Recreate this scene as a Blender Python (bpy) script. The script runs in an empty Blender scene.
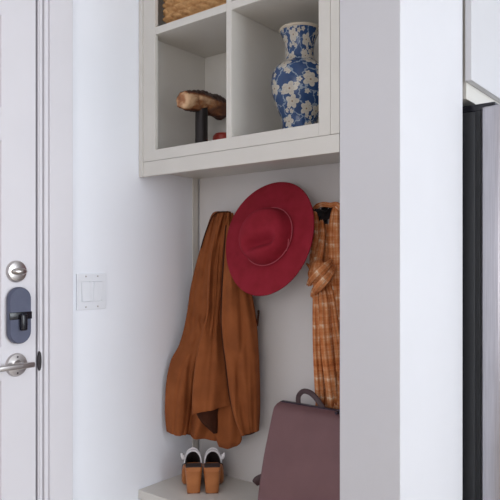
import bpy, bmesh, math, random
from mathutils import Vector, Matrix, noise
random.seed(7)
PI = math.pi
C = bpy.context.scene.collection
EYE = 1.24
TH = math.atan2(500.0, 630.0)                 # camera yaw to the left of +Y
FW = Vector((-math.sin(TH), math.cos(TH), 0)); RT = Vector((math.cos(TH), math.sin(TH), 0))
FPX = 630.0; HZ = 264.0

def at(x, y, Y=None, X=None):
    """point of the place seen at photo position (x, y) whose true depth is Y (or whose true X is given)"""
    d = FW + RT * ((x - 250.0) / FPX)
    F = Y / d.y if Y is not None else X / d.x
    return Vector((d.x * F, d.y * F, EYE + (HZ - y) * F / FPX))

# ------------------------------------------------------------------ materials
def srgb(r, g, b):
    f = lambda c: (c / 255 / 12.92) if c / 255 <= .04045 else ((c / 255 + .055) / 1.055) ** 2.4
    return (f(r), f(g), f(b), 1)

def newmat(name, col, rough=.5, metal=0, spec=.5):
    m = bpy.data.materials.new(name); m.use_nodes = True
    b = m.node_tree.nodes['Principled BSDF']
    b.inputs['Base Color'].default_value = col
    b.inputs['Roughness'].default_value = rough
    b.inputs['Metallic'].default_value = metal
    b.inputs['Specular IOR Level'].default_value = spec
    return m, m.node_tree, b

def N(nt, t, **kw):
    n = nt.nodes.new(t)
    for k, v in kw.items(): setattr(n, k, v)
    return n

def ramp(nt, stops, interp='LINEAR'):
    r = N(nt, 'ShaderNodeValToRGB'); cr = r.color_ramp; cr.interpolation = interp
    while len(cr.elements) < len(stops): cr.elements.new(.5)
    for e, (p, c) in zip(cr.elements, stops): e.position = p; e.color = c
    return r

def noisy(name, c1, c2, scale=8, rough=.5, bump=0, bscale=200, stretch=(1, 1, 1), metal=0, spec=.5, detail=4, p=(.35, .65)):
    m, nt, b = newmat(name, c1, rough, metal, spec)
    tc = N(nt, 'ShaderNodeTexCoord'); mp = N(nt, 'ShaderNodeMapping')
    mp.inputs['Scale'].default_value = stretch
    nt.links.new(tc.outputs['Object'], mp.inputs['Vector'])
    no = N(nt, 'ShaderNodeTexNoise'); no.inputs['Scale'].default_value = scale; no.inputs['Detail'].default_value = detail
    nt.links.new(mp.outputs[0], no.inputs['Vector'])
    r = ramp(nt, [(p[0], c1), (p[1], c2)])
    nt.links.new(no.outputs['Fac'], r.inputs[0]); nt.links.new(r.outputs[0], b.inputs['Base Color'])
    if bump:
        n2 = N(nt, 'ShaderNodeTexNoise'); n2.inputs['Scale'].default_value = bscale; n2.inputs['Detail'].default_value = 3
        nt.links.new(mp.outputs[0], n2.inputs['Vector'])
        bp = N(nt, 'ShaderNodeBump'); bp.inputs['Strength'].default_value = bump; bp.inputs['Distance'].default_value = .002
        nt.links.new(n2.outputs['Fac'], bp.inputs['Height']); nt.links.new(bp.outputs[0], b.inputs['Normal'])
    return m

M = {}
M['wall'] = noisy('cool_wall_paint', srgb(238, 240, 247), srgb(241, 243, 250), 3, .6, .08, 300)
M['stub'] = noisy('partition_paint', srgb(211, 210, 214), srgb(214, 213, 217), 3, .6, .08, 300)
M['cab'] = noisy('cabinet_paint', srgb(212, 208, 201), srgb(216, 212, 205), 5, .45, .04, 150)
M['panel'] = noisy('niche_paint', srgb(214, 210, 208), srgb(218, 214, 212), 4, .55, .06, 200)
M['door'] = noisy('door_paint', srgb(221, 218, 223), srgb(224, 221, 226), 4, .4, .04, 150)
M['trim'] = noisy('trim_paint', srgb(219, 216, 221), srgb(222, 219, 224), 4, .4, .04, 150)
M['switch'] = newmat('switch_plastic', srgb(232, 234, 240), .3)[0]
M['steel'] = noisy('satin_nickel', srgb(186, 180, 178), srgb(200, 195, 193), 30, .28, metal=1)
M['darkmetal'] = newmat('dark_metal', srgb(70, 66, 68), .4, .8)[0]
M['keypad'] = noisy('slate_plastic', srgb(78, 82, 104), srgb(84, 88, 110), 30, .45)
M['blackgloss'] = newmat('black_plastic', srgb(22, 22, 30), .25)[0]
M['black'] = newmat('black_iron', srgb(18, 18, 22), .45)[0]
M['gap'] = newmat('shadow_gap_rubber', srgb(28, 26, 28), .8)[0]
M['fridge'] = noisy('brushed_stainless', srgb(176, 174, 180), srgb(190, 188, 194), 6, .32, metal=.9, stretch=(40, 40, 1))
M['fridgeside'] = newmat('charcoal_enamel', srgb(40, 42, 46), .45)[0]
M['gasket'] = newmat('door_gasket', srgb(14, 16, 22), .5)[0]
M['ohdoor'] = noisy('overhead_door_paint', srgb(203, 202, 205), srgb(206, 205, 208), 4, .4)
M['floor'] = noisy('oak_floor', srgb(172, 156, 138), srgb(150, 134, 114), 6, .4, stretch=(1, 12, 1))
M['ceil'] = newmat('ceiling_paint', srgb(238, 238, 240), .8)[0]
M['coat'] = noisy('rust_cotton', srgb(134, 75, 41), srgb(150, 86, 48), 14, .85, .35, 500, spec=.15)
M['coatdark'] = noisy('coat_lining', srgb(58, 34, 24), srgb(70, 40, 28), 14, .9, spec=.1)
M['felt'] = noisy('red_wool_felt', srgb(134, 30, 42), srgb(146, 35, 50), 25, .8, .4, 400, spec=.15)
M['feltband'] = newmat('hat_cord', srgb(176, 74, 86), .7)[0]
M['leather'] = noisy('maroon_leather', srgb(114, 82, 84), srgb(120, 87, 89), 12, .5, .25, 600, spec=.35)
M['leatherdark'] = noisy('dark_maroon_leather', srgb(62, 40, 42), srgb(70, 46, 48), 12, .5, .25, 600)
M['zip'] = newmat('zip_teeth', srgb(60, 48, 58), .4, .5)[0]
M['heel'] = noisy('stacked_wood_heel', srgb(166, 100, 54), srgb(182, 114, 64), 14, .4, stretch=(1, 1, 2))
M['sole'] = newmat('rubber_sole', srgb(120, 74, 42), .6)[0]
M['whiteleather'] = noisy('white_leather', srgb(222, 218, 220), srgb(232, 228, 230), 20, .5, .2, 300)
M['insole'] = noisy('dark_insole', srgb(46, 36, 36), srgb(60, 48, 46), 60, .7, stretch=(1, 6, 1))
M['stand'] = newmat('dark_stand_metal', srgb(40, 34, 34), .45, .3)[0]
M['red'] = noisy('red_glaze', srgb(150, 46, 36), srgb(172, 62, 50), 20, .35)
M['darkbox'] = noisy('dark_brown_leather', srgb(62, 36, 32), srgb(80, 46, 38), 30, .6, .3, 300)

# burl wood: dark crust with cream broken wood
m, nt, b = newmat('burl_wood', srgb(90, 50, 30), .55)
tc = N(nt, 'ShaderNodeTexCoord'); mp = N(nt, 'ShaderNodeMapping'); mp.inputs['Scale'].default_value = (1.1, .6, 1.3)
n1 = N(nt, 'ShaderNodeTexNoise'); n1.inputs['Scale'].default_value = 34; n1.inputs['Detail'].default_value = 5
nt.links.new(tc.outputs['Object'], mp.inputs[0]); nt.links.new(mp.outputs[0], n1.inputs['Vector'])
at_ = N(nt, 'ShaderNodeAttribute', attribute_name='fresh')
ad = N(nt, 'ShaderNodeMath', operation='ADD'); nt.links.new(n1.outputs['Fac'], ad.inputs[0]); nt.links.new(at_.outputs['Fac'], ad.inputs[1])
r = ramp(nt, [(.38, srgb(58, 32, 26)), (.6, srgb(104, 60, 38)), (.78, srgb(160, 104, 64)), (.95, srgb(214, 176, 138))])
sc = N(nt, 'ShaderNodeMath', operation='MULTIPLY'); sc.inputs[1].default_value = .72
nt.links.new(ad.outputs[0], sc.inputs[0]); nt.links.new(sc.outputs[0], r.inputs[0]); nt.links.new(r.outputs[0], b.inputs['Base Color'])
bp = N(nt, 'ShaderNodeBump'); bp.inputs['Strength'].default_value = .6; bp.inputs['Distance'].default_value = .004
nt.links.new(n1.outputs['Fac'], bp.inputs['Height']); nt.links.new(bp.outputs[0], b.inputs['Normal'])
M['burl'] = m

# seagrass: colour varies strand by strand
m = noisy('seagrass', srgb(168, 122, 78), srgb(206, 162, 112), 40, .75, .5, 240, stretch=(1, 1, 1.6), spec=.2)
M['seagrass'] = m

# plaid scarf cloth, in cloth metres (UV)
m, nt, b = newmat('plaid_wool', srgb(190, 110, 60), .9, spec=.1)
tc = N(nt, 'ShaderNodeTexCoord'); sp = N(nt, 'ShaderNodeSeparateXYZ'); nt.links.new(tc.outputs['UV'], sp.inputs[0])
def stripe(out, freq, ph, width):
    mu = N(nt, 'ShaderNodeMath', operation='MULTIPLY_ADD'); mu.inputs[1].default_value = freq; mu.inputs[2].default_value = ph
    nt.links.new(out, mu.inputs[0])
    fr = N(nt, 'ShaderNodeMath', operation='FRACT'); nt.links.new(mu.outputs[0], fr.inputs[0])
    rr = ramp(nt, [(0, (0, 0, 0, 1)), (.08, (1, 1, 1, 1)), (width, (1, 1, 1, 1)), (min(width + .1, .99), (0, 0, 0, 1))])
    nt.links.new(fr.outputs[0], rr.inputs[0]); return rr.outputs[0]
def addn(a, b_, ka, kb):
    x = N(nt, 'ShaderNodeMath', operation='MULTIPLY'); x.inputs[1].default_value = ka; nt.links.new(a, x.inputs[0])
    y = N(nt, 'ShaderNodeMath', operation='MULTIPLY_ADD'); y.inputs[1].default_value = kb; nt.links.new(b_, y.inputs[0]); nt.links.new(x.outputs[0], y.inputs[2])
    return y.outputs[0]
s = addn(stripe(sp.outputs['Y'], 31, .1, .3), stripe(sp.outputs['X'], 85, .3, .3), .09, .09)
nz = N(nt, 'ShaderNodeTexNoise'); nz.inputs['Scale'].default_value = 300; nz.inputs['Detail'].default_value = 2
nt.links.new(tc.outputs['UV'], nz.inputs['Vector'])
nz2 = N(nt, 'ShaderNodeTexNoise'); nz2.inputs['Scale'].default_value = 22
nt.links.new(tc.outputs['UV'], nz2.inputs['Vector'])
s = addn(s, addn(nz.outputs['Fac'], nz2.outputs['Fac'], .3, 1.3), 1, .6)
s2 = addn(s, stripe(sp.outputs['Y'], 110, .0, .2), 1, .05)
r = ramp(nt, [(.3, srgb(138, 74, 42)), (.46, srgb(188, 112, 66)), (.62, srgb(204, 142, 98)), (.8, srgb(232, 210, 184))])
nt.links.new(s2, r.inputs[0]); nt.links.new(r.outputs[0], b.inputs['Base Color'])
bp = N(nt, 'ShaderNodeBump'); bp.inputs['Strength'].default_value = .5; bp.inputs['Distance'].default_value = .002
nt.links.new(nz.outputs['Fac'], bp.inputs['Height']); nt.links.new(bp.outputs[0], b.inputs['Normal'])
M['plaid'] = m

# blue and white blossom porcelain, in surface metres (UV)
m, nt, b = newmat('blossom_porcelain', srgb(40, 70, 120), .22)
tc = N(nt, 'ShaderNodeTexCoord')
nzw = N(nt, 'ShaderNodeTexNoise'); nzw.inputs['Scale'].default_value = 60; nt.links.new(tc.outputs['UV'], nzw.inputs['Vector'])
def flowers(scale, rad, petals, off):
    mp = N(nt, 'ShaderNodeMapping'); mp.inputs['Location'].default_value = (off, off * .7, 0); nt.links.new(tc.outputs['UV'], mp.inputs[0])
    v = N(nt, 'ShaderNodeTexVoronoi', voronoi_dimensions='2D'); v.inputs['Scale'].default_value = scale
    nt.links.new(mp.outputs[0], v.inputs['Vector'])
    # Position output is in mapped space
    df = N(nt, 'ShaderNodeVectorMath', operation='SUBTRACT'); nt.links.new(mp.outputs[0], df.inputs[0]); nt.links.new(v.outputs['Position'], df.inputs[1])
    se = N(nt, 'ShaderNodeSeparateXYZ'); nt.links.new(df.outputs[0], se.inputs[0])
    an = N(nt, 'ShaderNodeMath', operation='ARCTAN2'); nt.links.new(se.outputs['Y'], an.inputs[0]); nt.links.new(se.outputs['X'], an.inputs[1])
    mu = N(nt, 'ShaderNodeMath', operation='MULTIPLY'); mu.inputs[1].default_value = petals / 2; nt.links.new(an.outputs[0], mu.inputs[0])
    co = N(nt, 'ShaderNodeMath', operation='COSINE'); nt.links.new(mu.outputs[0], co.inputs[0])
    ab = N(nt, 'ShaderNodeMath', operation='ABSOLUTE'); nt.links.new(co.outputs[0], ab.inputs[0])
    rr = N(nt, 'ShaderNodeMath', operation='MULTIPLY_ADD'); rr.inputs[1].default_value = rad * .45; rr.inputs[2].default_value = rad * .62
    nt.links.new(ab.outputs[0], rr.inputs[0])
    ln = N(nt, 'ShaderNodeVectorMath', operation='LENGTH'); nt.links.new(df.outputs[0], ln.inputs[0])
    dv = N(nt, 'ShaderNodeMath', operation='DIVIDE'); nt.links.new(ln.outputs['Value'], dv.inputs[0]); nt.links.new(rr.outputs[0], dv.inputs[1])
    return dv.outputs[0]
d1 = flowers(18, .0205, 5, 2.2); d2 = flowers(32, .0075, 5, 4.1)
cream = srgb(186, 178, 164)
fl = ramp(nt, [(0, srgb(120, 90, 70)), (.1, srgb(120, 90, 70)), (.16, cream), (.42, srgb(190, 183, 170)), (.5, srgb(168, 160, 152)), (.56, cream), (.93, srgb(192, 186, 174)), (.97, srgb(90, 110, 140)), (1, (0, 0, 0, 1))])
mn1 = N(nt, 'ShaderNodeMath', operation='MINIMUM'); nt.links.new(d1, mn1.inputs[0]); nt.links.new(d2, mn1.inputs[1])
nt.links.new(mn1.outputs[0], fl.inputs[0])
lt = N(nt, 'ShaderNodeMath', operation='LESS_THAN'); lt.inputs[1].default_value = .985; nt.links.new(mn1.outputs[0], lt.inputs[0])
# winding stems
wv = N(nt, 'ShaderNodeTexVoronoi', voronoi_dimensions='2D', feature='DISTANCE_TO_EDGE'); wv.inputs['Scale'].default_value = 24
mpw = N(nt, 'ShaderNodeVectorMath', operation='MULTIPLY_ADD'); mpw.inputs[1].default_value = (.03, .03, 0)
nt.links.new(nzw.outputs['Color'], mpw.inputs[0]); nt.links.new(tc.outputs['UV'], mpw.inputs[2]); nt.links.new(mpw.outputs[0], wv.inputs['Vector'])
blue = ramp(nt, [(.0, srgb(140, 150, 160)), (.035, srgb(130, 145, 162)), (.05, srgb(38, 68, 112)), (1, srgb(30, 54, 98))])
nt.links.new(wv.outputs['Distance'], blue.inputs[0])
mx = N(nt, 'ShaderNodeMix', data_type='RGBA'); nt.links.new(lt.outputs[0], mx.inputs[0]); nt.links.new(blue.outputs[0], mx.inputs[6]); nt.links.new(fl.outputs[0], mx.inputs[7])
nt.links.new(mx.outputs[2], b.inputs['Base Color'])
M['porcelain'] = m
M['rimglaze'] = newmat('cream_rim_glaze', srgb(196, 184, 166), .25)[0]

# ------------------------------------------------------------------ builders
WORLD = {}
def reg(o, wloc, parent):
    C.objects.link(o); WORLD[o.name] = Vector(wloc)
    if parent is not None:
        o.parent = parent; o.location = Vector(wloc) - WORLD[parent.name]
    else: o.location = wloc
    return o

def thing(name, label, cat, loc, group=None, kind=None):
    o = bpy.data.objects.new(name, None); o.empty_display_size = .05
    reg(o, loc, None); tag(o, label, cat, group, kind); return o

def tag(o, label=None, cat=None, group=None, kind=None):
    if label: o['label'] = label
    if cat: o['category'] = cat
    if group: o['group'] = group
    if kind: o['kind'] = kind
    return o

def obj(name, bm, mat, parent=None, smooth=True, local=False, auto=35):
    """link one mesh; bm is in world metres (or in the parent's own axes when local)"""
    bmesh.ops.recalc_face_normals(bm, faces=bm.faces[:])
    vs = [v.co for v in bm.verts]
    lo = Vector([min(v[i] for v in vs) for i in range(3)]); hi = Vector([max(v[i] for v in vs) for i in range(3)])
    c = (lo + hi) / 2
    if parent is None: c.z = lo.z
    for v in bm.verts: v.co -= c
    me = bpy.data.meshes.new(name); bm.to_mesh(me); bm.free()
    for mm in (mat if isinstance(mat, (list, tuple)) else [mat]): me.materials.append(mm)
    for p in me.polygons: p.use_smooth = smooth
    o = bpy.data.objects.new(name, me)
    if local: C.objects.link(o); o.parent = parent; o.location = c; WORLD[o.name] = c
    else: reg(o, c, parent)
    if smooth and auto: me.set_sharp_from_angle(angle=math.radians(auto))
    return o

def bx(bm, x0, x1, y0, y1, z0, z1, bev=0, seg=2):
    r = bmesh.ops.create_cube(bm, size=1)
    vs = r['verts']
    for v in vs:
        v.co = Vector(((x0 + x1) / 2 + v.co.x * (x1 - x0), (y0 + y1) / 2 + v.co.y * (y1 - y0), (z0 + z1) / 2 + v.co.z * (z1 - z0)))
    if bev:
        es = list({e for v in vs for e in v.link_edges})
        bmesh.ops.bevel(bm, geom=es, offset=bev, segments=seg, affect='EDGES', profile=.5)
    return bm

def box(*a, **k): return bx(bmesh.new(), *a, **k)

def prism(bm, pts, axis, a, b):
    """extrude a 2D outline; axis 'z': pts=(x,y); axis 'x': pts=(y,z); axis 'y': pts=(x,z)"""
    mk = {'z': lambda p, t: (p[0], p[1], t), 'x': lambda p, t: (t, p[0], p[1]), 'y': lambda p, t: (p[0], t, p[1])}[axis]
    A = [bm.verts.new(mk(p, a)) for p in pts]; B = [bm.verts.new(mk(p, b)) for p in pts]
    n = len(pts); bm.faces.new(A[::-1]); bm.faces.new(B)
    for i in range(n): bm.faces.new((A[i], A[(i + 1) % n], B[(i + 1) % n], B[i]))
    return bm

def loops(bm, rings, caps=True, uv=None):
    """skin a list of closed rings of points"""
    R = [[bm.verts.new(p) for p in r] for r in rings]
    n = len(R[0]); fs = []
    lay = bm.loops.layers.uv.new('UVMap') if uv else None
    for i in range(len(R) - 1):
        for j in range(n):
            k = (j + 1) % n
            f = bm.faces.new((R[i][j], R[i][k], R[i + 1][k], R[i + 1][j]))
            if uv:
                for lp, (a, c) in zip(f.loops, ((i, j), (i, j + 1), (i + 1, j + 1), (i + 1, j))): lp[lay].uv = uv(a, c)
    if caps:
        bm.faces.new(R[0][::-1]); bm.faces.new(R[-1])
    return bm

def lathe(bm, prof, c, n=64, uvs=False, axis=None):
    """prof = [(r, z)]; revolve about z (or about the 'x' axis) at c"""
    rings = []
    for r, z in prof:
        ring = []
        for j in range(n):
            a = 2 * PI * j / n
            p = Vector((r * math.cos(a), r * math.sin(a), z))
            if axis == 'x': p = Vector((z, r * math.cos(a), r * math.sin(a)))
            ring.append(Vector(c) + p)
        rings.append(ring)
    L = [0]
    for i in range(1, len(prof)): L.append(L[-1] + math.hypot(prof[i][0] - prof[i - 1][0], prof[i][1] - prof[i - 1][1]))
    return loops(bm, rings, uv=(lambda i, j: (j / n * .44, L[i])) if uvs else None)

def cr(vals, t):
    """Catmull-Rom through a list of tuples; t in 0..len-1"""
    n = len(vals); i = min(int(t), n - 2); f = t - i
    p0 = vals[max(i - 1, 0)]; p1 = vals[i]; p2 = vals[i + 1]; p3 = vals[min(i + 2, n - 1)]
    return [.5 * (2 * b_ + (c - a) * f + (2 * a - 5 * b_ + 4 * c - d) * f * f + (3 * b_ - a - 3 * c + d) * f ** 3) for a, b_, c, d in zip(p0, p1, p2, p3)]

def tube(bm, pts, r, n=10, sub=6, flat=None, face=None, uvs=False, fold=None):
    """sweep an ellipse along a smoothed 3D path. pts = [(x,y,z)] or [(x,y,z,w,h)] (half width, half thickness); face = direction the flat side looks"""
    P = [tuple(p) + ((r, r) if len(p) == 3 else ()) for p in pts]
    m_ = (len(P) - 1) * sub; S = [cr(P, i / sub) for i in range(m_ + 1)]
    face = Vector(face or (0, 0, 1)).normalized()
    rings = []; Ls = [0]
    for i, s in enumerate(S):
        a = Vector(S[max(i - 1, 0)][:3]); b_ = Vector(S[min(i + 1, m_)][:3]); T = (b_ - a).normalized()
        side = T.cross(face)
        if side.length < 1e-4: side = T.cross(Vector((1, .1, 0)))
        side.normalize(); up = side.cross(T).normalized()
        if i: Ls.append(Ls[-1] + (Vector(s[:3]) - Vector(S[i - 1][:3])).length)
        ring = []
        for j in range(n):
            q = 2 * PI * j / n
            h = s[4] * math.sin(q)
            if fold: h += fold(math.cos(q), Ls[-1]) * max(0, math.sin(q)) ** .5
            ring.append(Vector(s[:3]) + side * (s[3] * math.cos(q)) + up * h)
        rings.append(ring)
    wid = max(s[3] for s in S)
    return loops(bm, rings, uv=(lambda i, j: (math.cos(2 * PI * j / n) * wid, Ls[i])) if uvs else None)

# ------------------------------------------------------------------ the setting
XW = -1.645            # plane of the left wall
YF = 1.46              # front plane of the niche, the cubbies and the partition
YB = 1.753             # back of the niche
XR = -.855             # right side of the niche
XP = -.681             # kitchen side of the partition
TOP = 2.6

def struct(name, bm, mat, label, cat):
    o = obj(name, bm, mat, smooth=False); return tag(o, label, cat, kind='structure')

struct('floor', box(-2.2, 3.6, -2.6, 4.2, -.06, 0), M['floor'], 'light oak plank floor of the entry and kitchen', 'floor')
struct('ceiling', box(-2.2, 3.6, -2.6, 4.2, TOP, TOP + .06), M['ceil'], 'white ceiling over the entry and kitchen', 'ceiling')
DY0, DY1, DZ = .155, 1.0685, 2.06     # door opening
bm = bmesh.new()
bx(bm, XW - .12, XW, DY1 + .02, YB + .1, 0, TOP); bx(bm, XW, XW + .009, YB + .03, YB + .1, 0, TOP); bx(bm, XW - .12, XW, -2.6, DY0 - .02, 0, TOP); bx(bm, XW - .12, XW, DY0 - .02, DY1 + .02, DZ + .02, TOP)
struct('wall_left', bm, M['wall'], 'cool white wall holding the door and the light switch', 'wall')
struct('wall_back', box(XW + .009, XR, YB, YB + .1, 0, TOP), M['panel'], 'warm grey panelled back of the coat niche', 'wall')
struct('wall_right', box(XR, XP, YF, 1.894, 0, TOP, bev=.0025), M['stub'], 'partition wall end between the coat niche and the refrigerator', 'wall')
struct('wall_kitchen', box(-1.55, -1.45, 1.894, 4.2, 0, TOP), M['wall'], 'wall behind the refrigerator', 'wall')
struct('wall_far', box(-1.5, 3.6, 4.1, 4.2, 0, TOP), M['wall'], 'far kitchen wall', 'wall')
struct('wall_behind', box(XW, 3.6, -2.6, -2.5, 0, TOP), M['wall'], 'wall behind the viewer', 'wall')
bm = bmesh.new()   # wall with a tall window opening
WY0, WY1, WZ0, WZ1 = .2, 2.9, .5, 2.35
bx(bm, 3.5, 3.6, -2.5, WY0, 0, TOP); bx(bm, 3.5, 3.6, WY1, 4.1, 0, TOP); bx(bm, 3.5, 3.6, WY0, WY1, 0, WZ0); bx(bm, 3.5, 3.6, WY0, WY1, WZ1, TOP)
struct('wall_window', bm, M['wall'], 'wall with the big kitchen window', 'wall')
bm = bmesh.new()
for a, b_ in ((WY0, WY0 + .05), (WY1 - .05, WY1), (1.525, 1.575)): bx(bm, 3.53, 3.57, a, b_, WZ0, WZ1)
bx(bm, 3.53, 3.57, WY0, WY1, WZ0, WZ0 + .05); bx(bm, 3.53, 3.57, WY0, WY1, WZ1 - .05, WZ1)
struct('window_1', bm, M['trim'], 'white frame of the big kitchen window', 'window')

# door frame: jamb, stop and casing
bm = bmesh.new()
def casing(bm, y0, y1, x1, z1):
    bx(bm, XW - .02, x1, y0, y1, 0, z1, bev=.0015)
bx(bm, XW - .12, XW - .003, DY1, DY1 + .012, 0, DZ + .012)
casing(bm, 1.0715, 1.082, XW + .001, DZ + .01); casing(bm, 1.0845, 1.0975, XW + .007, DZ + .03); casing(bm, 1.0975, 1.178, XW + .016, DZ + .11)
bx(bm, XW - .12, XW - .003, DY0 - .012, DY0, 0, DZ + .012); bx(bm, XW - .02, XW + .016, DY0 - .11, DY0 - .03, 0, DZ + .11, bev=.0015); bx(bm, XW - .02, XW + .007, DY0 - .03, DY0 - .014, 0, DZ + .03)
bx(bm, XW - .12, XW - .003, DY0, DY1, DZ, DZ + .012); bx(bm, XW - .02, XW + .016, DY0 - .03, 1.0975, DZ + .03, DZ + .11, bev=.0015); bx(bm, XW - .02, XW + .007, DY0 - .014, 1.0845, DZ + .014, DZ + .03)
tr = struct('trim_1', bm, M['trim'], 'white door casing and jamb', 'trim')
zl = at(17.5, 365, X=XW).z
ks = obj('strike_plate', lathe(bmesh.new(), [(.001, -.002), (.024, -.002), (.024, .002), (.001, .002)], (XW - .0005, DY1 + .003, zl + .003), 32), M['darkmetal'], tr)
ks.rotation_euler = (PI / 2, 0, 0)
ks.scale = (.35, 1, 1)
for v in (0,):
    ks.rotation_euler = (0, PI / 2, 0); ks.scale = (1.2, .28, 1)

# door
dt = thing('door_1', 'white panelled entry door with lever, smart lock and deadbolt', 'door', (XW - .02, DY1 - .0065, 0), kind='structure')
xf = XW - .004; ye = DY1 - .0065; ya = DY0 + .004; ps = .953; pa = ya + .115
za, zb, zc, zd = at(2, 107, X=XW).z, at(2, 140, X=XW).z, at(2, 347, X=XW).z, at(2, 381, X=XW).z
bm = bmesh.new()
bx(bm, xf - .04, xf, ps, ye, .01, DZ - .004, bev=.001)
bx(bm, xf - .04, xf, ya, pa, .01, DZ - .004, bev=.001)
rails = [(.01, .2), (zd, zc), (zb, za), (DZ - .12, DZ - .004)]
for a, b_ in rails: bx(bm, xf - .04, xf, pa, ps, a, b_)
obj('door_slab', bm, M['door'], dt, smooth=False)
bm = bmesh.new()
for a, b_ in ((.2, zd), (zc, zb), (za, DZ - .12)):
    bx(bm, xf - .035, xf - .012, pa - .002, ps + .002, a - .002, b_ + .002)
    bx(bm, xf - .02, xf - .005, pa + .03, ps - .03, a + .03, b_ - .03, bev=.008, seg=2)
obj('door_panel', bm, M['door'], dt, smooth=False)
YL = at(17.5, 365, X=XW).y
# lever set
pz = at(17.5, 365, X=XW + .004)
h = obj('door_handle', lathe(bmesh.new(), [(.002, 0), (.0335, 0), (.0335, .004), (.031, .0085), (.014, .0095), (.013, .012), (.011, .03), (.0015, .03)], (xf, pz.y, pz.z), 48, axis='x'), M['steel'], dt)
bm = bmesh.new()
bx(bm, xf + .028, xf + .042, pz.y - .125, pz.y + .036, pz.z - .0075, pz.z + .0075, bev=.003, seg=3)
obj('lever', bm, M['steel'], h)
for s in (-1, 1): obj('screw', lathe(bmesh.new(), [(.0005, 0), (.0035, 0), (.003, .0012), (.0005, .0015)], (xf + .008, pz.y, pz.z + s * .023), 12, axis='x'), M['darkmetal'], h)
# deadbolt thumb turn
dz = at(17.5, 271.5, X=XW).z
d = obj('deadbolt', lathe(bmesh.new(), [(.002, 0), (.0315, 0), (.0315, .005), (.028, .01), (.02, .012), (.0015, .0125)], (xf, pz.y, dz), 48, axis='x'), M['steel'], dt)
bm = bmesh.new()
tube(bm, [(xf + .017, pz.y - .021, dz, .004, .006), (xf + .02, pz.y - .012, dz, .009, .008), (xf + .021, pz.y, dz, .009, .009), (xf + .02, pz.y + .012, dz, .009, .008), (xf + .017, pz.y + .021, dz, .004, .006)], .008, n=16, face=(1, 0, 0))
obj('thumb_turn', bm, M['steel'], d)
# smart lock body
kz0, kz1 = at(18, 343.5, X=XW).z, at(18, 287, X=XW).z
def capsule(w, z0, z1, yc, n=24):
    r = w / 2; pts = []
    for i in range(n + 1):
        a = PI * i / n; pts.append((yc + r * math.cos(a), z1 - r + r * math.sin(a)))
    for i in range(n + 1):
        a = PI + PI * i / n; pts.append((yc + r * math.cos(a), z0 + r + r * math.sin(a)))
    return pts
kc = pz.y + .003
bm = bmesh.new()
sec = [(.065, 0), (.070, .004), (.070, .016), (.064, .021)]
rings = []
for w, dx in sec:
    g = (.070 - w) / 2
    rings.append([Vector((xf + dx, p[0], p[1])) for p in capsule(w, kz0 + g, kz1 - g, kc)])
loops(bm, rings)
k = obj('smart_lock', bm, M['keypad'], dt)
kb = at(18, 315.5, X=XW).z
obj('lock_band', box(xf + .018, xf + .0225, kc - .0347, kc + .0347, kb - .01, kb + .011, bev=.001), M['blackgloss'], k)
bm = bmesh.new(); bx(bm, xf + .02, xf + .036, kc - .006, kc + .014, kb - .042, kb + .006, bev=.005, seg=3)
obj('lock_knob', bm, M['blackgloss'], k)
obj('lock_emblem', lathe(bmesh.new(), [(.0005, 0), (.004, 0), (.004, .0006), (.0005, .0006)], (xf + .021, kc, kz1 - .032), 16, axis='x'), M['keypad'], k)
# baseboard
struct('baseboard_left', box(XW, XW + .014, 1.178, YF - .004, 0, .13, bev=.003), M['trim'], 'white baseboard on the left wall', 'baseboard')

# light switch
s0 = at(76.5, 291.5, X=XW); s1 = at(104.5, 291.5, X=XW); zc_ = at(90.5, 291.5, X=XW).z; yc = (s0.y + s1.y) / 2; hw = .0565; hh = .057
sw = thing('light_switch', 'white double rocker light switch plate on the wall beside the door', 'light switch', (XW, yc, zc_ - hh))
bm = bmesh.new()
fr = [(yc - hw, yc - .0395), (yc - .0068, yc + .0068), (yc + .0395, yc + hw)]
XT = XW + .0055
for a, b_ in fr: bx(bm, XW, XT, a, b_, zc_ - .0315, zc_ + .0315)
bx(bm, XW, XT, yc - hw, yc + hw, zc_ + .0315, zc_ + hh, bev=.0012); bx(bm, XW, XT, yc - hw, yc + hw, zc_ - hh, zc_ - .0315, bev=.0012)
bx(bm, XW, XW + .001, yc - hw - .001, yc + hw + .001, zc_ - hh - .001, zc_ + hh + .001)
obj('switch_plate', bm, M['switch'], sw, smooth=False)
for c, tl in ((yc - .023, 1), (yc + .023, -1)):
    bm = bmesh.new()
    a, b_ = c - .0155, c + .0155
    pts = [(XW, zc_ - .0305), (XT + (.004 if tl > 0 else .0), zc_ - .0305), (XT + .0015, zc_), (XT + (.0 if tl > 0 else .004), zc_ + .0305), (XW, zc_ + .0305)]
    prism(bm, pts, 'y', a, b_)
    obj('rocker', bm, M['switch'], sw, smooth=False)
    for s in (-1, 1): obj('screw', lathe(bmesh.new(), [(.0005, 0), (.0028, 0), (.0024, .0008), (.0005, .001)], (XT, c, zc_ + s * .0483), 12, axis='x'), M['steel'], sw)

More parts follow.
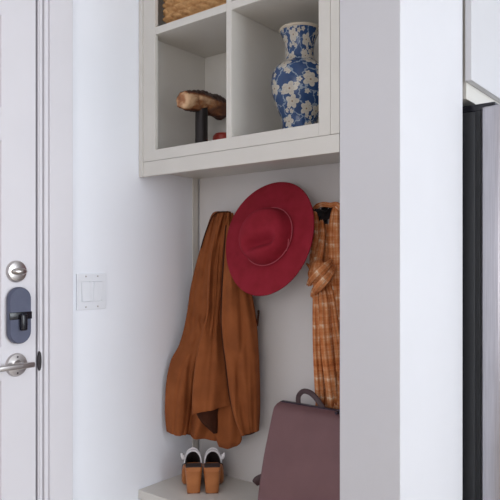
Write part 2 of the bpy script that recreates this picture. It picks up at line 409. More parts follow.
# ------------------------------------------------------------------ cubby cabinet
H = lambda h: EYE + h
zr0, zr1, zr2 = H(.298), H(.348), H(.384)      # bottom board, seam, top of rail
zs0, zs1 = H(.771), H(.796)                    # shelf
ztop = 2.44
X155 = at(155, 200, Y=YF).x; X226 = at(226, 200, Y=YF).x; X231 = at(231, 200, Y=YF).x; X3185 = at(318.5, 200, Y=YF).x; X330 = at(330, 200, Y=YF).x; X143 = at(143, 200, Y=YF).x
cb = thing('cubby_cabinet', 'built-in warm white open cubby cabinet above the coat niche', 'cabinet', ((XW + XR) / 2, YB, zr0))
def cp(name, *a, bev=.0012): return obj(name, box(*a, bev=bev), M['cab'], cb, smooth=False)
cp('scribe_strip', XW + .001, X143 - .0008, YF - .003, YF + .01, zr0, ztop)
cp('bottom_rail', X143, XR - .001, YF, YF + .014, zr0, zr1 - .001)
bm = bmesh.new()
bx(bm, X143, X155, YF, YF + .014, zr1, ztop, bev=.0012); bx(bm, X3185, X330, YF, YF + .014, zr1, ztop, bev=.0012)
bx(bm, X155, X3185, YF, YF + .014, zr1, zr2); bx(bm, X155, X3185, YF, YF + .014, ztop - .05, ztop)
obj('face_frame', bm, M['cab'], cb, smooth=False)
cp('end_strip', X330 + .001, XR - .001, YF, YF + .014, zr1, ztop)
cp('bottom_panel', XW + .001, XR - .001, YF + .014, YB, H(.323), zr2 - .006)
cp('side_panel', XW + .001, -1.60, YF + .014, YB, zr2 - .006, ztop); cp('side_panel', X3185 + .015, XR - .001, YF + .014, YB, zr2 - .006, ztop)
cp('back_panel', -1.60, X3185 + .015, YB - .01, YB, zr2 - .006, ztop)
cp('top_panel', XW + .001, XR - .001, YF + .014, YB, ztop - .02, ztop)
cp('divider', X226, X231, YF + .001, YB - .01, zr2 - .006, ztop - .02)
cp('shelf', X155, X226 + .0003, YF + .001, YF + .014, zs0, zs1); cp('shelf', X231 - .0003, X3185, YF + .001, YF + .014, zs0, zs1)
cp('shelf', -1.60, X226 - .0005, YF + .014, YB - .01, zs0, zs1); cp('shelf', X231 + .0005, X3185 + .015, YF + .014, YB - .01, zs0, zs1)
cp('floor_panel', -1.60, X226 - .0005, YF + .014, YB - .01, zr2 - .006, zr2 - .001); cp('floor_panel', X231 + .0005, X3185 + .015, YF + .014, YB - .01, zr2 - .006, zr2 - .001)
zf = zr2 - .001
# corner bead of the niche back
struct('trim_2', box(XW, XW + .004, YB - .030, YB, 0, H(.323)), M['cab'], 'narrow corner bead at the back left of the coat niche', 'trim')

# bench
zb_ = EYE - .774
bn = thing('bench', 'built-in warm white bench at the bottom of the coat niche', 'bench', ((XW + XR) / 2, YF, 0))
obj('seat_board', box(XW + .001, XR - .001, YF - .006, YB, zb_ - .03, zb_, bev=.002), M['cab'], bn, smooth=False)
obj('front_panel', box(XW + .001, XR - .001, YF + .006, YF + .026, 0, zb_ - .03), M['cab'], bn, smooth=False)

# ------------------------------------------------------------------ vase
vc = Vector((-1.076, 1.60, zf))
prof = [(.004, .004), (.05, .0), (.056, .004), (.056, .02), (.0535, .038), (.0555, .06), (.068, .0907), (.081, .127), (.0868, .158), (.0868, .182), (.082, .206), (.071, .2225), (.056, .2335), (.0475, .244), (.0440, .256), (.0435, .278), (.0470, .300), (.054, .320), (.0602, .333)]
PP = [tuple(cr(prof, i / 4)) for i in range((len(prof) - 1) * 4 + 1)]
PP = [(max(r, .002), z * .973) for r, z in PP]
vs = thing('vase', 'blue and white blossom porcelain vase standing in the right cubby', 'vase', vc)
obj('body', lathe(bmesh.new(), PP, vc, 96, uvs=True), M['porcelain'], vs, auto=0)
obj('rim', lathe(bmesh.new(), [(.046, .315), (.0595, .3235), (.0625, .327), (.0628, .331), (.060, .3335), (.055, .331), (.046, .325)], vc, 96), M['rimglaze'], vs)

# ------------------------------------------------------------------ burl on stand
bc = at(201.5, 130, X=-1.475)
bs = thing('wood_sculpture', 'rough brown burl wood with a pale broken end on a dark stand', 'sculpture', (bc.x, bc.y, zf))
bm = bmesh.new(); lathe(bm, [(.002, 0), (.040, 0), (.040, .006), (.023, .009), (.0215, .014), (.0215, .155), (.002, .155)], (bc.x, bc.y, zf), 40)
obj('stand', bm, M['stand'], bs)
bm = bmesh.new(); rings = []; ny = 60; n = 48
zc0 = at(187, 100, X=-1.475).z
lay = None
for i in range(ny + 1):
    f = i / ny; y = 1.500 + f * .232
    env = min(1, (f * 12 + .6) ** .5) if f < .08 else 1
    env *= 1 - .55 * max(0, (f - .8) / .2) ** 2
    zz = zc0 - .002 + .010 * math.sin(f * PI * .9) + .004 * f
    ring = []
    for j in range(n):
        a = 2 * PI * j / n
        rx = .032 * (1 + .08 * math.sin(f * 7)); rz = .028 + .012 * min(1, f * 2.2) + .002 * math.sin(f * 9)
        q = Vector((math.cos(a), math.sin(a), f * 5))
        k_ = 1 + .16 * noise.noise(q * .9 + Vector((3, 1, 2))) + .13 * noise.noise(q * 3.2) + .07 * noise.noise(q * 8)
        ring.append(Vector((bc.x - .004 + rx * env * k_ * math.cos(a), y, zz + rz * env * k_ * math.sin(a))))
    rings.append(ring)
loops(bm, rings)
bo = obj('burl', bm, M['burl'], bs, auto=60)
att = bo.data.attributes.new('fresh', 'FLOAT', 'POINT')
for v, d_ in zip(bo.data.vertices, att.data):
    f = (v.co.y + .125) / .25; top = v.co.z / .035
    side = v.co.x / .03
    s_ = max(0, 1 - f * 5) * .5 + max(0, side) * .62 * max(0, 1 - max(0, f - .45) * 1.2) - max(0, top - .15) * 1.2
    if f < .06: s_ = max(s_, .62)
    d_.value = s_

# small red pot
rp = at(220, 134, Y=1.69)
rpot = lathe(bmesh.new(), [(.002, 0), (.026, 0), (.032, .01), (.037, .04), (.034, .07), (.026, .079), (.012, .082), (.002, .082)], (rp.x + .012, 1.69, zf), 40)
tag(obj('red_pot', rpot, M['red']), 'small red rounded pot behind the burl wood sculpture in the lower left cubby', 'pot')

# basket
def superloop(x0, x1, y0, y1, r, n):
    """points and outward normals evenly around a rounded rectangle"""
    segs = []; w = x1 - x0 - 2 * r; d = y1 - y0 - 2 * r; Lc = PI * r / 2
    tot = 2 * (w + d) + 4 * Lc; out = []
    for i in range(n):
        s = tot * i / n
        for (L_, kind, p, a0) in ((w, 'l', (x0 + r, y0), (1, 0, 0, -1)), (Lc, 'c', (x1 - r, y0 + r), -PI / 2), (d, 'l', (x1, y0 + r), (0, 1, 1, 0)), (Lc, 'c', (x1 - r, y1 - r), 0),
                                  (w, 'l', (x1 - r, y1), (-1, 0, 0, 1)), (Lc, 'c', (x0 + r, y1 - r), PI / 2), (d, 'l', (x0, y1 - r), (0, -1, -1, 0)), (Lc, 'c', (x0 + r, y0 + r), PI)):
            if s <= L_:
                if kind == 'l': out.append((Vector((p[0] + a0[0] * s, p[1] + a0[1] * s, 0)), Vector((a0[2], a0[3], 0)), tot * i / n))
                else:
                    a = a0 + s / r; nn = Vector((math.cos(a), math.sin(a), 0)); out.append((Vector((p[0], p[1], 0)) + nn * r, nn, tot * i / n))
                break
            s -= L_
    return out
bxs = (-1.578, -1.262, 1.487, 1.735)
SL = superloop(*bxs, .035, 520); zq = zs1
ba = thing('basket', 'woven tan seagrass basket in the upper left cubby', 'basket', ((bxs[0] + bxs[1]) / 2, 1.61, zq))
bm = bmesh.new(); rings = []; hb = .24; nr = 110; rowh = .024; lump = .040
for i in range(nr + 1):
    f = i / nr; z = f * hb
    inset = .028 * (1 - min(1, z / .045)) ** 2
    row = int(z / rowh); fr_ = z / rowh - row
    ring = []
    for p, nn, s in SL:
        ph = s / lump + (.5 if row % 2 else 0)
        cel = ph - math.floor(ph)
        dd = .0125 * math.sin(PI * fr_) ** .7 * (.25 + .7 * abs(math.sin(PI * (cel + .8 * (fr_ - .5)))) ** .6) + .0012 * noise.noise(Vector((s * 60, z * 60, row)))
        ring.append(p + nn * (dd - inset - .010) + Vector((0, 0, zq + z)))
    rings.append(ring)
loops(bm, rings, caps=False)
bmesh.ops.contextual_create(bm, geom=[v for v in bm.verts[:520]])
obj('basket_body', bm, M['seagrass'], ba, auto=0)
bm = bmesh.new()
pts = [p + nn * -.001 + Vector((0, 0, zq + hb + .004)) for p, nn, s in superloop(*bxs, .035, 60)]
rings = []
for i, p in enumerate(pts):
    T = (pts[(i + 1) % 60] - pts[i - 1]).normalized(); sd = T.cross(Vector((0, 0, 1)))
    rings.append([p + sd * .008 * math.cos(2 * PI * j / 10) + Vector((0, 0, .008 * math.sin(2 * PI * j / 10))) for j in range(10)])
rings.append(rings[0]); loops(bm, rings, caps=False); bmesh.ops.remove_doubles(bm, verts=bm.verts, dist=1e-6)
obj('basket_rim', bm, M['seagrass'], ba)

# dark box in the upper right cubby
db = thing('storage_box', 'dark brown box in the upper right cubby, only its corner in view', 'box', (-1.08, 1.58, zs1))
obj('box_body', box(-1.222, -.945, 1.474, 1.72, zs1, zs1 + .15, bev=.004), M['darkbox'], db, smooth=False)
obj('box_lid', box(-1.224, -.943, 1.472, 1.722, zs1 + .15, zs1 + .185, bev=.004), M['darkbox'], db, smooth=False)

# ------------------------------------------------------------------ hooks
def hook(px, py, label, Y=YB):
    p = at(px, py, Y=Y)
    t = thing('coat_hook', label, 'hook', (p.x, Y, p.z - .04), 'black hooks along the back of the niche')
    obj('backplate', box(p.x - .012, p.x + .012, Y - .005, Y, p.z - .04, p.z + .03, bev=.002), M['black'], t, smooth=False)
    bm = bmesh.new()
    tube(bm, [(p.x, Y - .004, p.z - .01, .009, .006), (p.x, Y - .03, p.z - .014, .009, .006), (p.x, Y - .052, p.z - .002, .009, .006), (p.x, Y - .06, p.z + .02, .012, .006)], .007, n=14, face=(0, -.3, 1))
    obj('hook_arm', bm, M['black'], t)
    return t

# ------------------------------------------------------------------ coat
VV = Vector((.66, -.751, 0))         # out of the corner, into the room
def cloth(rows, nrow, nsec, slant, folds, thick_back=.012, ex=.8):
    """rows: (y, xl, xr, Yl, Yr, bulge): hanging cloth form, closed tube of flattened sections"""
    rings = []
    for i in range(nrow + 1):
        t = i / nrow * (len(rows) - 1)
        y, xl, xr, Yl, Yr, th = cr(rows, t)
        f = i / nrow; ring = []
        for j in range(nsec):
            a = 2 * PI * j / nsec
            u = (1 - math.cos(a)) / 2
            yy = y + slant(u) * max(0, (f - .6) / .4) ** 2
            P0 = at(xl, yy, Y=Yl); P1 = at(xr, yy, Y=Yr)
            P = P0.lerp(P1, u)
            # keep height from the photo row
            s_ = math.sin(a)
            if s_ > 0:
                off = th * s_ ** ex + folds(u, f, y) * s_ ** .5
            else: off = thick_back * s_
            ring.append(P + VV * off + Vector((0, 0, .0)))
        rings.append(ring)
    bm = bmesh.new(); loops(bm, rings)
    return bm
def G(x, c, w): return math.exp(-((x - c) / w) ** 2)
def wob(u, f, k, s): return noise.noise(Vector((u * k, f * 3, s)))

ct = thing('coat', 'rust brown jacket hanging left in the niche, partly behind the red hat', 'coat', (-1.40, 1.70, at(210, 446, Y=1.66).z))
def groove(u, c, w): return -math.exp(-((u - c) / w) ** 2)
def foldA(u, f, y):
    g = .008 * math.sin(2 * PI * (2.6 * u + .5 * f) + 1.5) * (.5 + f) + .012 * wob(u, f, 7, 1.3)
    k = G(y, 325, 16)
    g += k * .012 * (abs(math.sin(PI * 11 * u + .8 * math.sin(y * .3))) ** .5 - 1) - k * .004
    up = max(0, min(1, (330 - y) / 40)); dn = max(0, min(1, (y - 325) / 30))
    g += .009 * up * (groove(u, .20 + .10 * f, .035) + groove(u, .40 - .05 * f, .025) + .6 * groove(u, .07 + .06 * f, .02))
    g += .012 * dn * (groove(u, .30 + .05 * math.sin(f * 9), .03) + .7 * groove(u, .14 + .2 * (1 - f), .025) + .6 * groove(u, .42, .025))
    g += .030 * max(0, min(1, (y - 335) / 20)) * groove(u, .43, .06)
    return g
rowsA = [(211.5, 220, 229, 1.70, 1.71, .008), (214, 212, 232, 1.69, 1.71, .02), (235, 204.5, 237, 1.69, 1.71, .03), (262, 196.5, 240, 1.685, 1.71, .036), (288, 190.5, 244, 1.665, 1.705, .036), (312, 187, 246, 1.65, 1.70, .034), (330, 183.5, 246, 1.64, 1.70, .030), (346, 178.5, 245, 1.615, 1.70, .038),
         (360, 171, 243, 1.59, 1.70, .044), (380, 166.5, 238, 1.57, 1.69, .044), (408, 164.8, 230, 1.565, 1.68, .042), (425, 165.8, 222, 1.565, 1.67, .038), (431.5, 166.5, 219, 1.57, 1.67, .034)]
obj('jacket_body', cloth(rowsA, 130, 160, lambda u: 8 * u, foldA), M['coat'], ct, auto=0)
def foldL(u, f, y): return .004 * wob(u, f, 5, 7.7)
rowsL = [(402, 198, 222, 1.60, 1.655, .034), (412, 196, 220, 1.60, 1.655, .040), (422, 202, 219, 1.605, 1.655, .044), (431, 212, 218, 1.62, 1.65, .036)]
obj('jacket_lining', cloth(rowsL, 30, 60, lambda u: 0, foldL), M['coatdark'], ct, auto=0)
def foldF(u, f, y):
    g = .006 * math.sin(2 * PI * (1.5 * u + .6 * f)) + .010 * wob(u, f, 5, 4.2)
    g += G(y, 318, 9) * (.008 * (abs(math.sin(PI * 6 * u)) ** .5 - 1) - .008)
    g += .010 * groove(u, .45 + .2 * math.sin(f * 5), .06) * (1 - f) + .006 * groove(u, .7 - .3 * f, .05)
    return g
rowsF = [(213, 221, 230, 1.685, 1.70, .012), (235, 214, 226.5, 1.665, 1.70, .022), (262, 209, 224.5, 1.65, 1.695, .03), (288, 207.5, 223.5, 1.632, 1.69, .032), (312, 206.5, 222.5, 1.62, 1.685, .028), (328, 203, 224, 1.605, 1.685, .032), (345, 198.5, 227, 1.59, 1.68, .044),
         (365, 195, 230.5, 1.58, 1.68, .052), (390, 192.5, 233, 1.57, 1.675, .054), (413.5, 192, 233, 1.565, 1.675, .048)]
obj('front_panel', cloth(rowsF, 110, 80, lambda u: -11 * u ** .7, foldF, ex=.38), M['coat'], ct, auto=0)
def foldS(u, f, y):
    return .005 * math.sin(2 * PI * (1.2 * u - .9 * f) + .5) + .015 * wob(u, f, 5, 9.1) + .007 * groove(u, .35 + .25 * math.sin(f * 4.5), .06) + .006 * groove(u, .8 - .25 * f, .05)
rowsS = [(213, 226, 233, 1.70, 1.71, .012), (235, 225.5, 240, 1.68, 1.71, .026), (262, 224, 247, 1.655, 1.705, .036), (288, 222.5, 251, 1.64, 1.70, .044), (318, 221.5, 256, 1.625, 1.70, .052), (342, 223, 258, 1.62, 1.70, .058), (360, 225.5, 259, 1.62, 1.70, .06), (390, 229, 260, 1.62, 1.70, .056),
         (413, 233, 260, 1.625, 1.695, .05), (434, 240.5, 259, 1.64, 1.69, .032)]
bm = bmesh.new()
tube(bm, [tuple(at(x, y, Y=Yy) + VV * .012) for x, y, Yy in ((227, 215, 1.70), (225.3, 235, 1.68), (223.5, 262, 1.655), (222, 288, 1.64), (221.2, 318, 1.628), (222.8, 342, 1.62), (225.3, 360, 1.62), (228.8, 390, 1.62), (232.8, 410, 1.625), (238, 424, 1.635))], .0032, n=8)
obj('front_opening_shade', bm, M['coatdark'], ct)  # dark tube stands in for the shade in the gap beside the sleeve
sl = obj('sleeve', cloth(rowsS, 110, 80, lambda u: -5.5 * u, foldS, ex=.42), M['coat'], ct, auto=0)
obj('sleeve_opening', tube(bmesh.new(), [tuple(at(243, 434.5, Y=1.668)) + (.004, .008), tuple(at(251, 432.2, Y=1.668)) + (.007, .010), tuple(at(257, 429.8, Y=1.668)) + (.004, .008)], .01, n=16, face=VV), M['coatdark'], sl)
rowsC = [(392, 219, 236, 1.655, 1.68, .03), (412, 214.5, 239, 1.65, 1.68, .034), (430, 213.5, 241.5, 1.65, 1.68, .034), (440, 216.5, 241.5, 1.65, 1.68, .032), (445.5, 218.5, 238.5, 1.655, 1.68, .026)]
def foldC(u, f, y): return .005 * math.sin(2 * PI * 1.7 * u + 3 * f) + .004 * wob(u, f, 4, 2.2)
cf = obj('cuff', cloth(rowsC, 50, 60, lambda u: 2 * math.sin(PI * u) - 2 * u, foldC, ex=.5), M['coat'], ct, auto=0)
bm = bmesh.new()
tube(bm, [tuple(at(x, y, Y=Yy) + VV * .004) for x, y, Yy in ((230, 212.5, 1.69), (221, 212, 1.685), (213.5, 215.5, 1.68), (208.5, 225, 1.68), (204.5, 236, 1.68), (201, 248, 1.68))], .0022, n=8)
obj('collar_binding', bm, M['coatdark'], ct)
bm = bmesh.new(); c0 = at(258.5, 317, Y=1.69)
tube(bm, [(c0.x, c0.y, c0.z + .022), (c0.x + .004, c0.y - .006, c0.z + .010), (c0.x, c0.y - .004, c0.z - .004), (c0.x - .006, c0.y, c0.z - .03)], .004, n=8)
obj('waist_cord', bm, M['coatdark'], ct)
hook(226, 222, 'black hook behind the collar of the rust brown jacket')

# ------------------------------------------------------------------ hat
hn = Vector((-.11, -.955, .235)).normalized(); hu = Vector((0, 0, 1)).cross(hn).normalized(); hv = hn.cross(hu)
hc = at(265.6, 237, Y=1.615); HR = .190
ht = thing('hat', 'dark red wide-brimmed felt hat hanging on the niche back over the jacket', 'hat', hc - hv * .19)
def hp(r, a, z): return hc + hu * (r * math.cos(a)) + hv * (r * math.sin(a)) + hn * z
n = 128; rings = []
prof = [(.088, .0), (.095, .0), (.106, .003), (.118, .0015), (.135, .001), (.155, .001), (.175, .0005), (.188, .0), (HR, -.0005), (HR + .001, -.003), (HR - .002, -.0052), (.175, -.0045), (.135, -.004), (.1, -.003), (.092, -.002)]
for r, z in prof:
    ring = []
    for j in range(n):
        a = 2 * PI * j / n
        w = (r / HR) ** 3
        zz = z + w * (.004 * math.cos(2 * a + .7) + .002 * math.sin(3 * a)) - .008 * w
        ring.append(hp(r, a, zz))
    rings.append(ring)
bm = bmesh.new(); loops(bm, rings, caps=False)
obj('brim', bm, M['felt'], ht, auto=0)
CS = .86; rings = []
prof = [(.0985, .0), (.0975, .008), (.0955, .02), (.092, .036), (.087, .049), (.080, .060), (.071, .068), (.060, .073), (.048, .0755), (.036, .076), (.024, .076), (.012, .076), (.003, .076)]
prof = [tuple(cr(prof, i / 3)) for i in range((len(prof) - 1) * 3 + 1)]
for r, z in prof:
    ring = []
    for j in range(n):
        a = 2 * PI * j / n
        x = r * math.cos(a); y = r * math.sin(a)
        # pinched crease running left-right below the middle, deeper to the right
        yy = y + .032 - .22 * x
        den = .044 * math.exp(-(yy / .021) ** 2) * math.exp(-((x - .012) / .055) ** 4) + .010 * math.exp(-((y - .03) / .04) ** 2 - ((x - .03) / .04) ** 2)
        k_ = min(1, max(0, (z - .02) / .05))
        ring.append(hp(r * (1 + .04 * math.cos(2 * a)), a, (z - den * k_) * CS) + hu * .013)
    rings.append(ring)
bm = bmesh.new(); loops(bm, rings)
obj('crown', bm, M['felt'], ht, auto=0)
bm = bmesh.new()
tube(bm, [tuple(hp(.0995 * (1 + .04 * math.cos(4 * PI * i / 32)), 2 * PI * i / 32, .0065) + hu * .013) for i in range(33)], .0016, n=8, sub=4, face=hn)
tube(bm, [tuple(hp(.103, -.5 + .12 * i, .004 + .004 * i) + hu * .013) for i in range(4)], .0014, n=6, face=hn)
obj('hat_band', bm, M['feltband'], ht)
hook(268, 215, 'black hook hidden behind the crown of the red hat')

# ------------------------------------------------------------------ scarf
hk = hook(325, 216, 'black hook showing through the loop of the plaid scarf')
bm = bmesh.new()
tube(bm, [tuple(at(x, y, Y=Yy)) + (.014, .007) for x, y, Yy in ((315.5, 210.5, 1.712), (319, 213.5, 1.712), (325, 215.5, 1.715), (330.5, 213, 1.712), (334.5, 207, 1.706))], .01, n=14, face=VV)
obj('hook_prongs', bm, M['black'], hk)
sf = thing('scarf', 'orange and cream plaid scarf knotted round the right hook', 'scarf', at(327, 420, Y=1.69))
def S(name, pts, seed=0, sub=10, n=28, fa=.0035):
    bm = bmesh.new(); P = []
    for x, y, Y, w, h_ in pts:
        c = at(x, y, Y=Y); k_ = Y / 1.7 * 1.95 / 630
        P.append(tuple(c) + (w * k_, h_))
    tube(bm, P, .01, n=n, sub=sub, face=VV, uvs=True, fold=lambda c_, L: fa * math.sin(7 * c_ + seed + L * 9) + .6 * fa * noise.noise(Vector((c_ * 2, L * 12, seed))))
    return obj(name, bm, M['plaid'], sf, auto=0)
S('top_loop', [(312.8, 218, 1.70, 1.6, .006), (313.5, 211, 1.70, 2.0, .008), (317, 206.5, 1.695, 2.6, .010), (323, 204.6, 1.69, 2.6, .011), (330, 205.2, 1.69, 2.6, .011), (336, 205, 1.688, 3, .011), (341, 208, 1.688, 4, .01)], 1)
S('hanging_band', [(337.5, 203, 1.69, 2, .008), (336, 214, 1.685, 5.5, .012), (335.5, 235, 1.682, 7.6, .014), (336.5, 262, 1.682, 8, .014), (338.5, 300, 1.69, 8, .014), (340, 340, 1.69, 9, .014), (340, 385, 1.695, 10, .012), (340, 416, 1.705, 10, .007)], 2)
S('inner_fold', [(325, 292, 1.70, 6, .008), (326, 340, 1.70, 8, .008), (327, 385, 1.705, 9, .007), (327, 416, 1.71, 9, .005)], 3.3)
S('hanging_band', [(314.5, 212, 1.69, 2.2, .006), (316.2, 222, 1.685, 3.0, .008), (316.5, 236, 1.68, 3.3, .009), (313.6, 252, 1.675, 3.5, .010), (313, 266, 1.66, 4, .010)], 3)
S('hanging_band', [(321.5, 221, 1.70, 2.2, .008), (322.5, 232, 1.69, 3.4, .01), (321, 246, 1.685, 4.3, .011), (317.5, 263, 1.66, 5, .011)], 4)
S('inner_fold', [(328, 224, 1.715, 3, .006), (328, 240, 1.715, 4, .008), (327, 268, 1.70, 5, .008)], 4.5)
def lump(name, cx, cy, Y, rx, ry, rd, tilt, seed):
    """a rounded, creased mass of cloth"""
    c = at(cx, cy, Y=Y); k_ = Y * 1.147 / 630
    sd = VV.cross(Vector((0, 0, 1))).normalized() * -1
    if sd.dot(RT) < 0: sd = -sd
    rings = []
    for i in range(1, 30):
        p = PI * i / 30; ring = []
        for j in range(48):
            a = 2 * PI * j / 48
            x = math.sin(p) * math.cos(a); y = math.cos(p); z = math.sin(p) * math.sin(a)
            w = 1 + .07 * noise.noise(Vector((x * 1.5, y * 1.5, seed))) + .030 * math.sin(9 * (x * math.sin(tilt) + y * math.cos(tilt)) + seed)
            ring.append(c + sd * (rx * k_ * x * w) + Vector((0, 0, ry * k_ * y * w)) + VV * (rd * z * w))
        rings.append(ring)
    bm = bmesh.new(); loops(bm, rings, uv=lambda i, j: (j / 48 * .16, i / 30 * .09))
    return obj(name, bm, M['plaid'], sf, auto=0)
lump('knot', 319.5, 273.5, 1.655, 11.6, 14.5, .034, .8, 2.0)
S('knot_wrap', [(334, 266, 1.665, 2.5, .006), (330.5, 273, 1.640, 3.8, .009), (325, 280, 1.618, 4.6, .010), (319, 286.5, 1.618, 4.8, .010), (314.5, 291.5, 1.640, 3.6, .009), (312.5, 296, 1.66, 2.4, .006)], 6, fa=.002)
S('knot_wrap', [(331, 260.5, 1.66, 2.2, .006), (326, 266, 1.630, 4.2, .010), (319.5, 272.5, 1.612, 5.2, .011), (312.5, 279.5, 1.628, 4.4, .010), (308.6, 284.5, 1.655, 2.4, .006)], 7, fa=.002)
S('knot_end', [(311.5, 270, 1.655, 2, .005), (309, 266, 1.65, 1.6, .004), (306.5, 263.5, 1.65, .8, .002)], 7.4, fa=.001)
S('tail', [(316, 284, 1.665, 3, .008), (316.8, 297, 1.66, 4.3, .012), (317.3, 320, 1.66, 5.0, .013), (317.8, 345, 1.665, 5.2, .012), (319, 370, 1.67, 5.5, .011), (320.3, 397, 1.685, 5.4, .009), (321, 414, 1.70, 5.2, .006)], 8)
S('tail', [(322, 284, 1.665, 4, .008), (324.5, 300, 1.650, 5.8, .014), (325.5, 322, 1.648, 6.6, .015), (327, 348, 1.650, 6.4, .014), (330, 376, 1.655, 6.2, .012), (332.5, 398, 1.68, 5.8, .010), (333.5, 415, 1.70, 5.4, .006)], 9)
S('tail', [(328, 282, 1.67, 4, .008), (331.5, 298, 1.668, 4, .010), (334.5, 322, 1.668, 4.5, .010), (337.5, 345, 1.67, 4, .010), (340, 372, 1.675, 4, .008)], 10)

# ------------------------------------------------------------------ sandals
fwd = Vector((-.680, .733, 0)).normalized()
ang = math.atan2(fwd.y, fwd.x) - PI / 2      # local +y points to the toes
def sandal(px, label, side):
    base = at(px, 494, X=None, Y=None) if False else None
    d = FW + RT * ((px - 250) / FPX); F = .774 * FPX / (494.5 - HZ)
    p = Vector((d.x * F, d.y * F, zb_))
    t = thing('sandal', label, 'sandal', p, 'pair of block heeled sandals on the bench')
    t.rotation_euler = (0, 0, ang)
    hx = .0275
    def outline(y):      # half widths of the platform by y, 0 at back of the heel
        if y < .05: return .0275, .0275
        f = (y - .05) / .155
        w = .0285 + .0065 * math.sin(min(1, f * 1.5) * PI / 2) 
        if f > .75: w *= math.sqrt(max(.02, 1 - ((f - .75) / .27) ** 2))
        return w + side * .003 * 0, w
    ox = side * .0095
    # heel
    rings = []
    for i in range(13):
        f = i / 12; z = f * .088
        w = .0228 + .0080 * f ** 1.2; d0 = .006 * (1 - f); d1 = .046 + .012 * f
        ring = []
        for j in range(32):
            a = 2 * PI * j / 32; c_, s_ = math.cos(a), math.sin(a)
            e = .72
            ring.append(Vector((w * abs(c_) ** e * (1 if c_ > 0 else -1), (d0 + d1) / 2 + (d1 - d0) / 2 * abs(s_) ** e * (1 if s_ > 0 else -1), z + .002)))
        rings.append(ring)
    obj('heel', loops(bmesh.new(), rings), M['heel'], t, local=True)
    bm = bmesh.new(); bx(bm, -.021, .021, .007, .045, 0, .003, bev=.001); obj('heel_tip', bm, M['sole'], t, local=True)
    # platform
    def zt(y):
        f = min(1, max(0, (y - .03) / .125)); return .092 - .058 * (f * f * (3 - 2 * f))
    def zbt(y):
        f = min(1, max(0, (y - .046) / .048)); return .074 * (1 - f * f * (3 - 2 * f)) + .002
    rings = []
    for i in range(41):
        y = .0 + .205 * i / 40
        if y < .004: wl = wr = .022
        else: wl, wr = outline(y)
        top = zt(y); bot = zbt(y); ring = []
        for j in range(24):
            a = 2 * PI * j / 24; c_, s_ = math.cos(a), math.sin(a); e = .4
            ring.append(Vector((ox * min(1, max(0, (y - .03) / .04)) + wr * abs(c_) ** e * (1 if c_ > 0 else -1), y, (top + bot) / 2 + (top - bot) / 2 * abs(s_) ** e * (1 if s_ > 0 else -1))))
        rings.append(ring)
    obj('platform', loops(bmesh.new(), rings), M['heel'], t, local=True)
    rings = []
    for i in range(31):
        y = -.0008 + .195 * i / 30; w = max(outline(max(y, .004))[0] - .001, .022); z = zt(y)
        o_ = ox * min(1, max(0, (y - .03) / .04)); rings.append([Vector((o_ - w, y, z - .001)), Vector((o_ + w, y, z - .001)), Vector((o_ + w, y, z + .002)), Vector((o_ - w, y, z + .002))])
    obj('insole', loops(bmesh.new(), rings), M['insole'], t, local=True)
    # vamp: arched upper, white outside with dark lining
    def shell(y0, y1, h0, h1, w0, w1, th, mat, name, nn=14, ex=1.0, tw=.004):
        out = []; 
        for i in range(nn + 1):
            f = i / nn; y = y0 + (y1 - y0) * f; w = w0 + (w1 - w0) * f; hh_ = h0 + (h1 - h0) * f; zb2 = zt(y) - .012
            ring = []
            for k in range(25):
                a = PI * k / 24; ring.append(Vector((ox * .35 + w * math.cos(a), y + .012 * math.sin(a) * ex, zb2 + hh_ * math.sin(a) ** .6)))
            for k in range(24, -1, -1):
                a = PI * k / 24; ring.append(Vector((ox * .35 + (w - tw) * math.cos(a), y + .012 * math.sin(a) * ex, zb2 + (hh_ - th) * math.sin(a) ** .6)))
            out.append(ring)
        bm = bmesh.new(); loops(bm, out); return obj(name, bm, mat, t, local=True)
    shell(.085, .165, .074, .040, .0320, .034, .0115, M['whiteleather'], 'upper')
    shell(.0885, .160, .0605, .027, .0282, .030, .0015, M['insole'], 'upper_lining')
    shell(.150, .158, .030, .026, .030, .03, .0265, M['insole'], 'toe_lining') if False else None
    # ankle strap
    shell(.066, .078, .057, .064, .0312, .032, .006, M['whiteleather'], 'ankle_strap', ex=1.6)
    bm = bmesh.new()
    xs = side * .0345
    bx(bm, xs - .002, xs + .002, .050, .066, zt(.06) + .018, zt(.06) + .036, bev=.0012)
    obj('buckle', bm, M['steel'], t, local=True)
    bm = bmesh.new()
    tube(bm, [(xs * .95, .052, zt(.06) + .020, .006, .0015), (xs * 1.12, .046, zt(.06) + .030, .005, .0015), (xs * 1.2, .044, zt(.06) + .043, .003, .0015)], .003, n=8, face=(0, 1, 0))
    obj('strap_end', bm, M['whiteleather'], t, local=True)
sandal(193.5, 'left sandal of the white pair with wooden block heels, nearer the left wall', -1)
sandal(212.2, 'right sandal of the white pair with wooden block heels, nearer the backpack', 1)

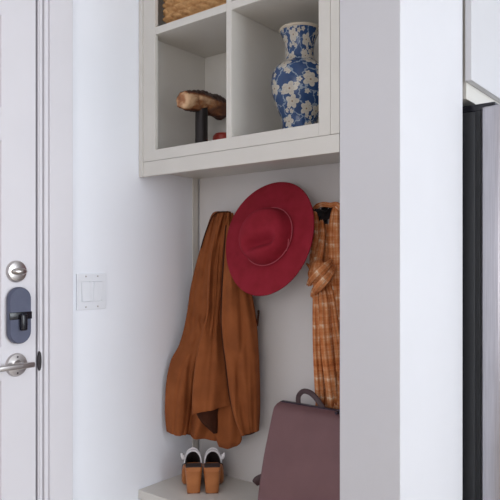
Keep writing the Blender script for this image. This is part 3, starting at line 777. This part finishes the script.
# ------------------------------------------------------------------ backpack
bp_ = thing('backpack', 'maroon leather backpack leaning in the right of the niche on the bench', 'backpack', (-1.05, 1.56, zb_))
def bsec(z):
    f = z / .335
    xl = -1.194 + .010 * f; xr = -.872 - .012 * f
    yf = 1.522 + .092 * f - .012 * math.sin(PI * f); yb = 1.645 + .006 * f
    th = 1
    if f > .93: yf += .02 * ((f - .93) / .07) ** 2
    return xl, xr, yf, yb
rings = []; NZ = 50
for i in range(NZ + 1):
    z = .335 * i / NZ; xl, xr, yf, yb = bsec(z)
    f = i / NZ
    ins = .012 * max(0, 1 - f * 10) ** 2 + .006 * max(0, (f - .96) / .04) ** 2
    ring = []
    for j in range(80):
        a = 2 * PI * j / 80; c_, s_ = math.cos(a), math.sin(a); e = .12
        x = (xl + xr) / 2 + ((xr - xl) / 2 - ins) * abs(c_) ** e * (1 if c_ > 0 else -1)
        y = (yf + yb) / 2 + ((yb - yf) / 2 - ins) * abs(s_) ** (e * 1.8) * (1 if s_ > 0 else -1)
        pu = .004 * math.sin(PI * f) * noise.noise(Vector((x * 7, f * 3, y * 3)))
        ring.append(Vector((x, y + (pu if s_ < 0 else 0), zb_ + z)))
    rings.append(ring)
obj('bag_body', loops(bmesh.new(), rings), M['leather'], bp_, auto=50)
xl, xr, yf, yb = bsec(.335); ym = (yf + yb) / 2; zt_ = zb_ + .335
bm = bmesh.new(); bx(bm, xl + .012, xr - .012, ym - .006, ym + .006, zt_ - .002, zt_ + .003, bev=.001)
obj('zipper', bm, M['zip'], bp_, smooth=False)
hA = at(298.5, 404, Y=ym); hB = at(322.5, 408, Y=ym)
bm = bmesh.new()
tube(bm, [(hA.x, ym, zt_ - .004 , .008, .002), (hA.x + .000, ym, zt_ + .024 , .008, .002), (hA.x + .018, ym, zt_ + .042 , .008, .002), (hA.x + .045, ym, zt_ + .040, .0085, .0025), (hB.x - .018, ym, zt_ + .022, .0085, .0025), (hB.x + .004, ym, zt_ - .004, .0085, .0025)], .008, n=14, face=(.3, -1, .3))
obj('carry_handle', bm, M['leatherdark'], bp_)
# shoulder strap bulging out behind the lower left edge
q0 = at(268, 476.5, Y=1.66); q1 = at(262, 478.5, Y=1.655); q2 = at(257.5, 481, Y=1.65); q3 = at(255, 483.5, Y=1.645)
bm = bmesh.new(); tube(bm, [tuple(q0) + (.015, .006), tuple(q1) + (.016, .007), tuple(q2) + (.016, .007), tuple(q3) + (.012, .006)], .01, n=14, face=VV)
obj('shoulder_strap', bm, M['leatherdark'], bp_)
for (px, py) in ((277, 402), (337.5, 412)):
    c = at(px, py, Y=1.618)
    obj('zip_end', box(c.x - .004, c.x + .004, 1.608, 1.622, c.z - .006, c.z + .003, bev=.001), M['zip'], bp_, smooth=False) if px > 300 else None

# ------------------------------------------------------------------ refrigerator and the cabinet above it
fy = 1.93
fg = thing('refrigerator', 'stainless steel refrigerator with dark sides beyond the partition wall', 'refrigerator', (-1.0, 2.38, 0))
ftop = at(484, 106, Y=fy).z
obj('fridge_body', box(-1.40, -.657, fy, fy + .9, .02, ftop - .012, bev=.003), M['fridgeside'], fg, smooth=False)
obj('door_gasket', box(-.657, -.6405, fy + .004, fy + .896, .06, ftop - .01), M['gasket'], fg, smooth=False)
obj('fridge_door', box(-.6405, -.578, fy, fy + .449, .05, ftop, bev=.010, seg=4), M['fridge'], fg, auto=30)
obj('fridge_door', box(-.6405, -.578, fy + .453, fy + .9, .05, ftop, bev=.010, seg=4), M['fridge'], fg, auto=30)
obj('hinge_cover', box(-.70, -.60, fy + .01, fy + .07, ftop - .012, ftop + .012, bev=.004), M['blackgloss'], fg, smooth=False)
oc = thing('overhead_cabinet', 'white cabinet mounted above the refrigerator', 'cabinet', (-1.0, 2.38, H(.504)))
cz0 = H(.504); dz0 = at(465, 81.5, Y=1.905).z
obj('cabinet_box', box(-1.30, -.678, 1.917, 2.85, cz0, 2.5, bev=.001), M['cab'], oc, smooth=False)
for a, b_ in ((1.900, 2.372), (2.376, 2.845)):
    obj('cabinet_door', box(-.6765, -.6565, a, b_, dz0, 2.49, bev=.0015), M['ohdoor'], oc, smooth=False)

# ------------------------------------------------------------------ light
def area(name, loc, rot, sx, sy, power, col):
    l = bpy.data.lights.new(name, 'AREA'); l.shape = 'RECTANGLE'; l.size = sx; l.size_y = sy; l.energy = power; l.color = col
    o = bpy.data.objects.new(name, l); C.objects.link(o); o.location = loc; o.rotation_euler = rot; return o
area('window_daylight', (3.48, 1.55, 1.42), (0, PI / 2, 0), 1.8, 2.6, 126, (.875, .945, 1))
area('entry_fill', (.6, -2.45, 1.5), (PI / 2, 0, 0), 2.0, 1.8, 31, (1, .955, .92))  # added fill lamp brightening the niche and partition; no window stands there
w = bpy.data.worlds.new('world'); bpy.context.scene.world = w; w.use_nodes = True
w.node_tree.nodes['Background'].inputs[0].default_value = (.75, .85, 1, 1); w.node_tree.nodes['Background'].inputs[1].default_value = .6

# ------------------------------------------------------------------ camera
cam = bpy.data.cameras.new('camera'); cam.sensor_width = 36; cam.lens = 36 * FPX / 500; cam.shift_y = 14 / 500; cam.clip_start = .05
co = bpy.data.objects.new('camera', cam); C.objects.link(co); co.location = (0, 0, EYE); co.rotation_euler = (PI / 2, 0, TH)
sc_ = bpy.context.scene; sc_.camera = co
sc_.view_settings.view_transform = 'Standard'; sc_.view_settings.look = 'None'; sc_.view_settings.gamma = 1; sc_.view_settings.use_curve_mapping = False
sc_.view_settings.exposure = 0.0
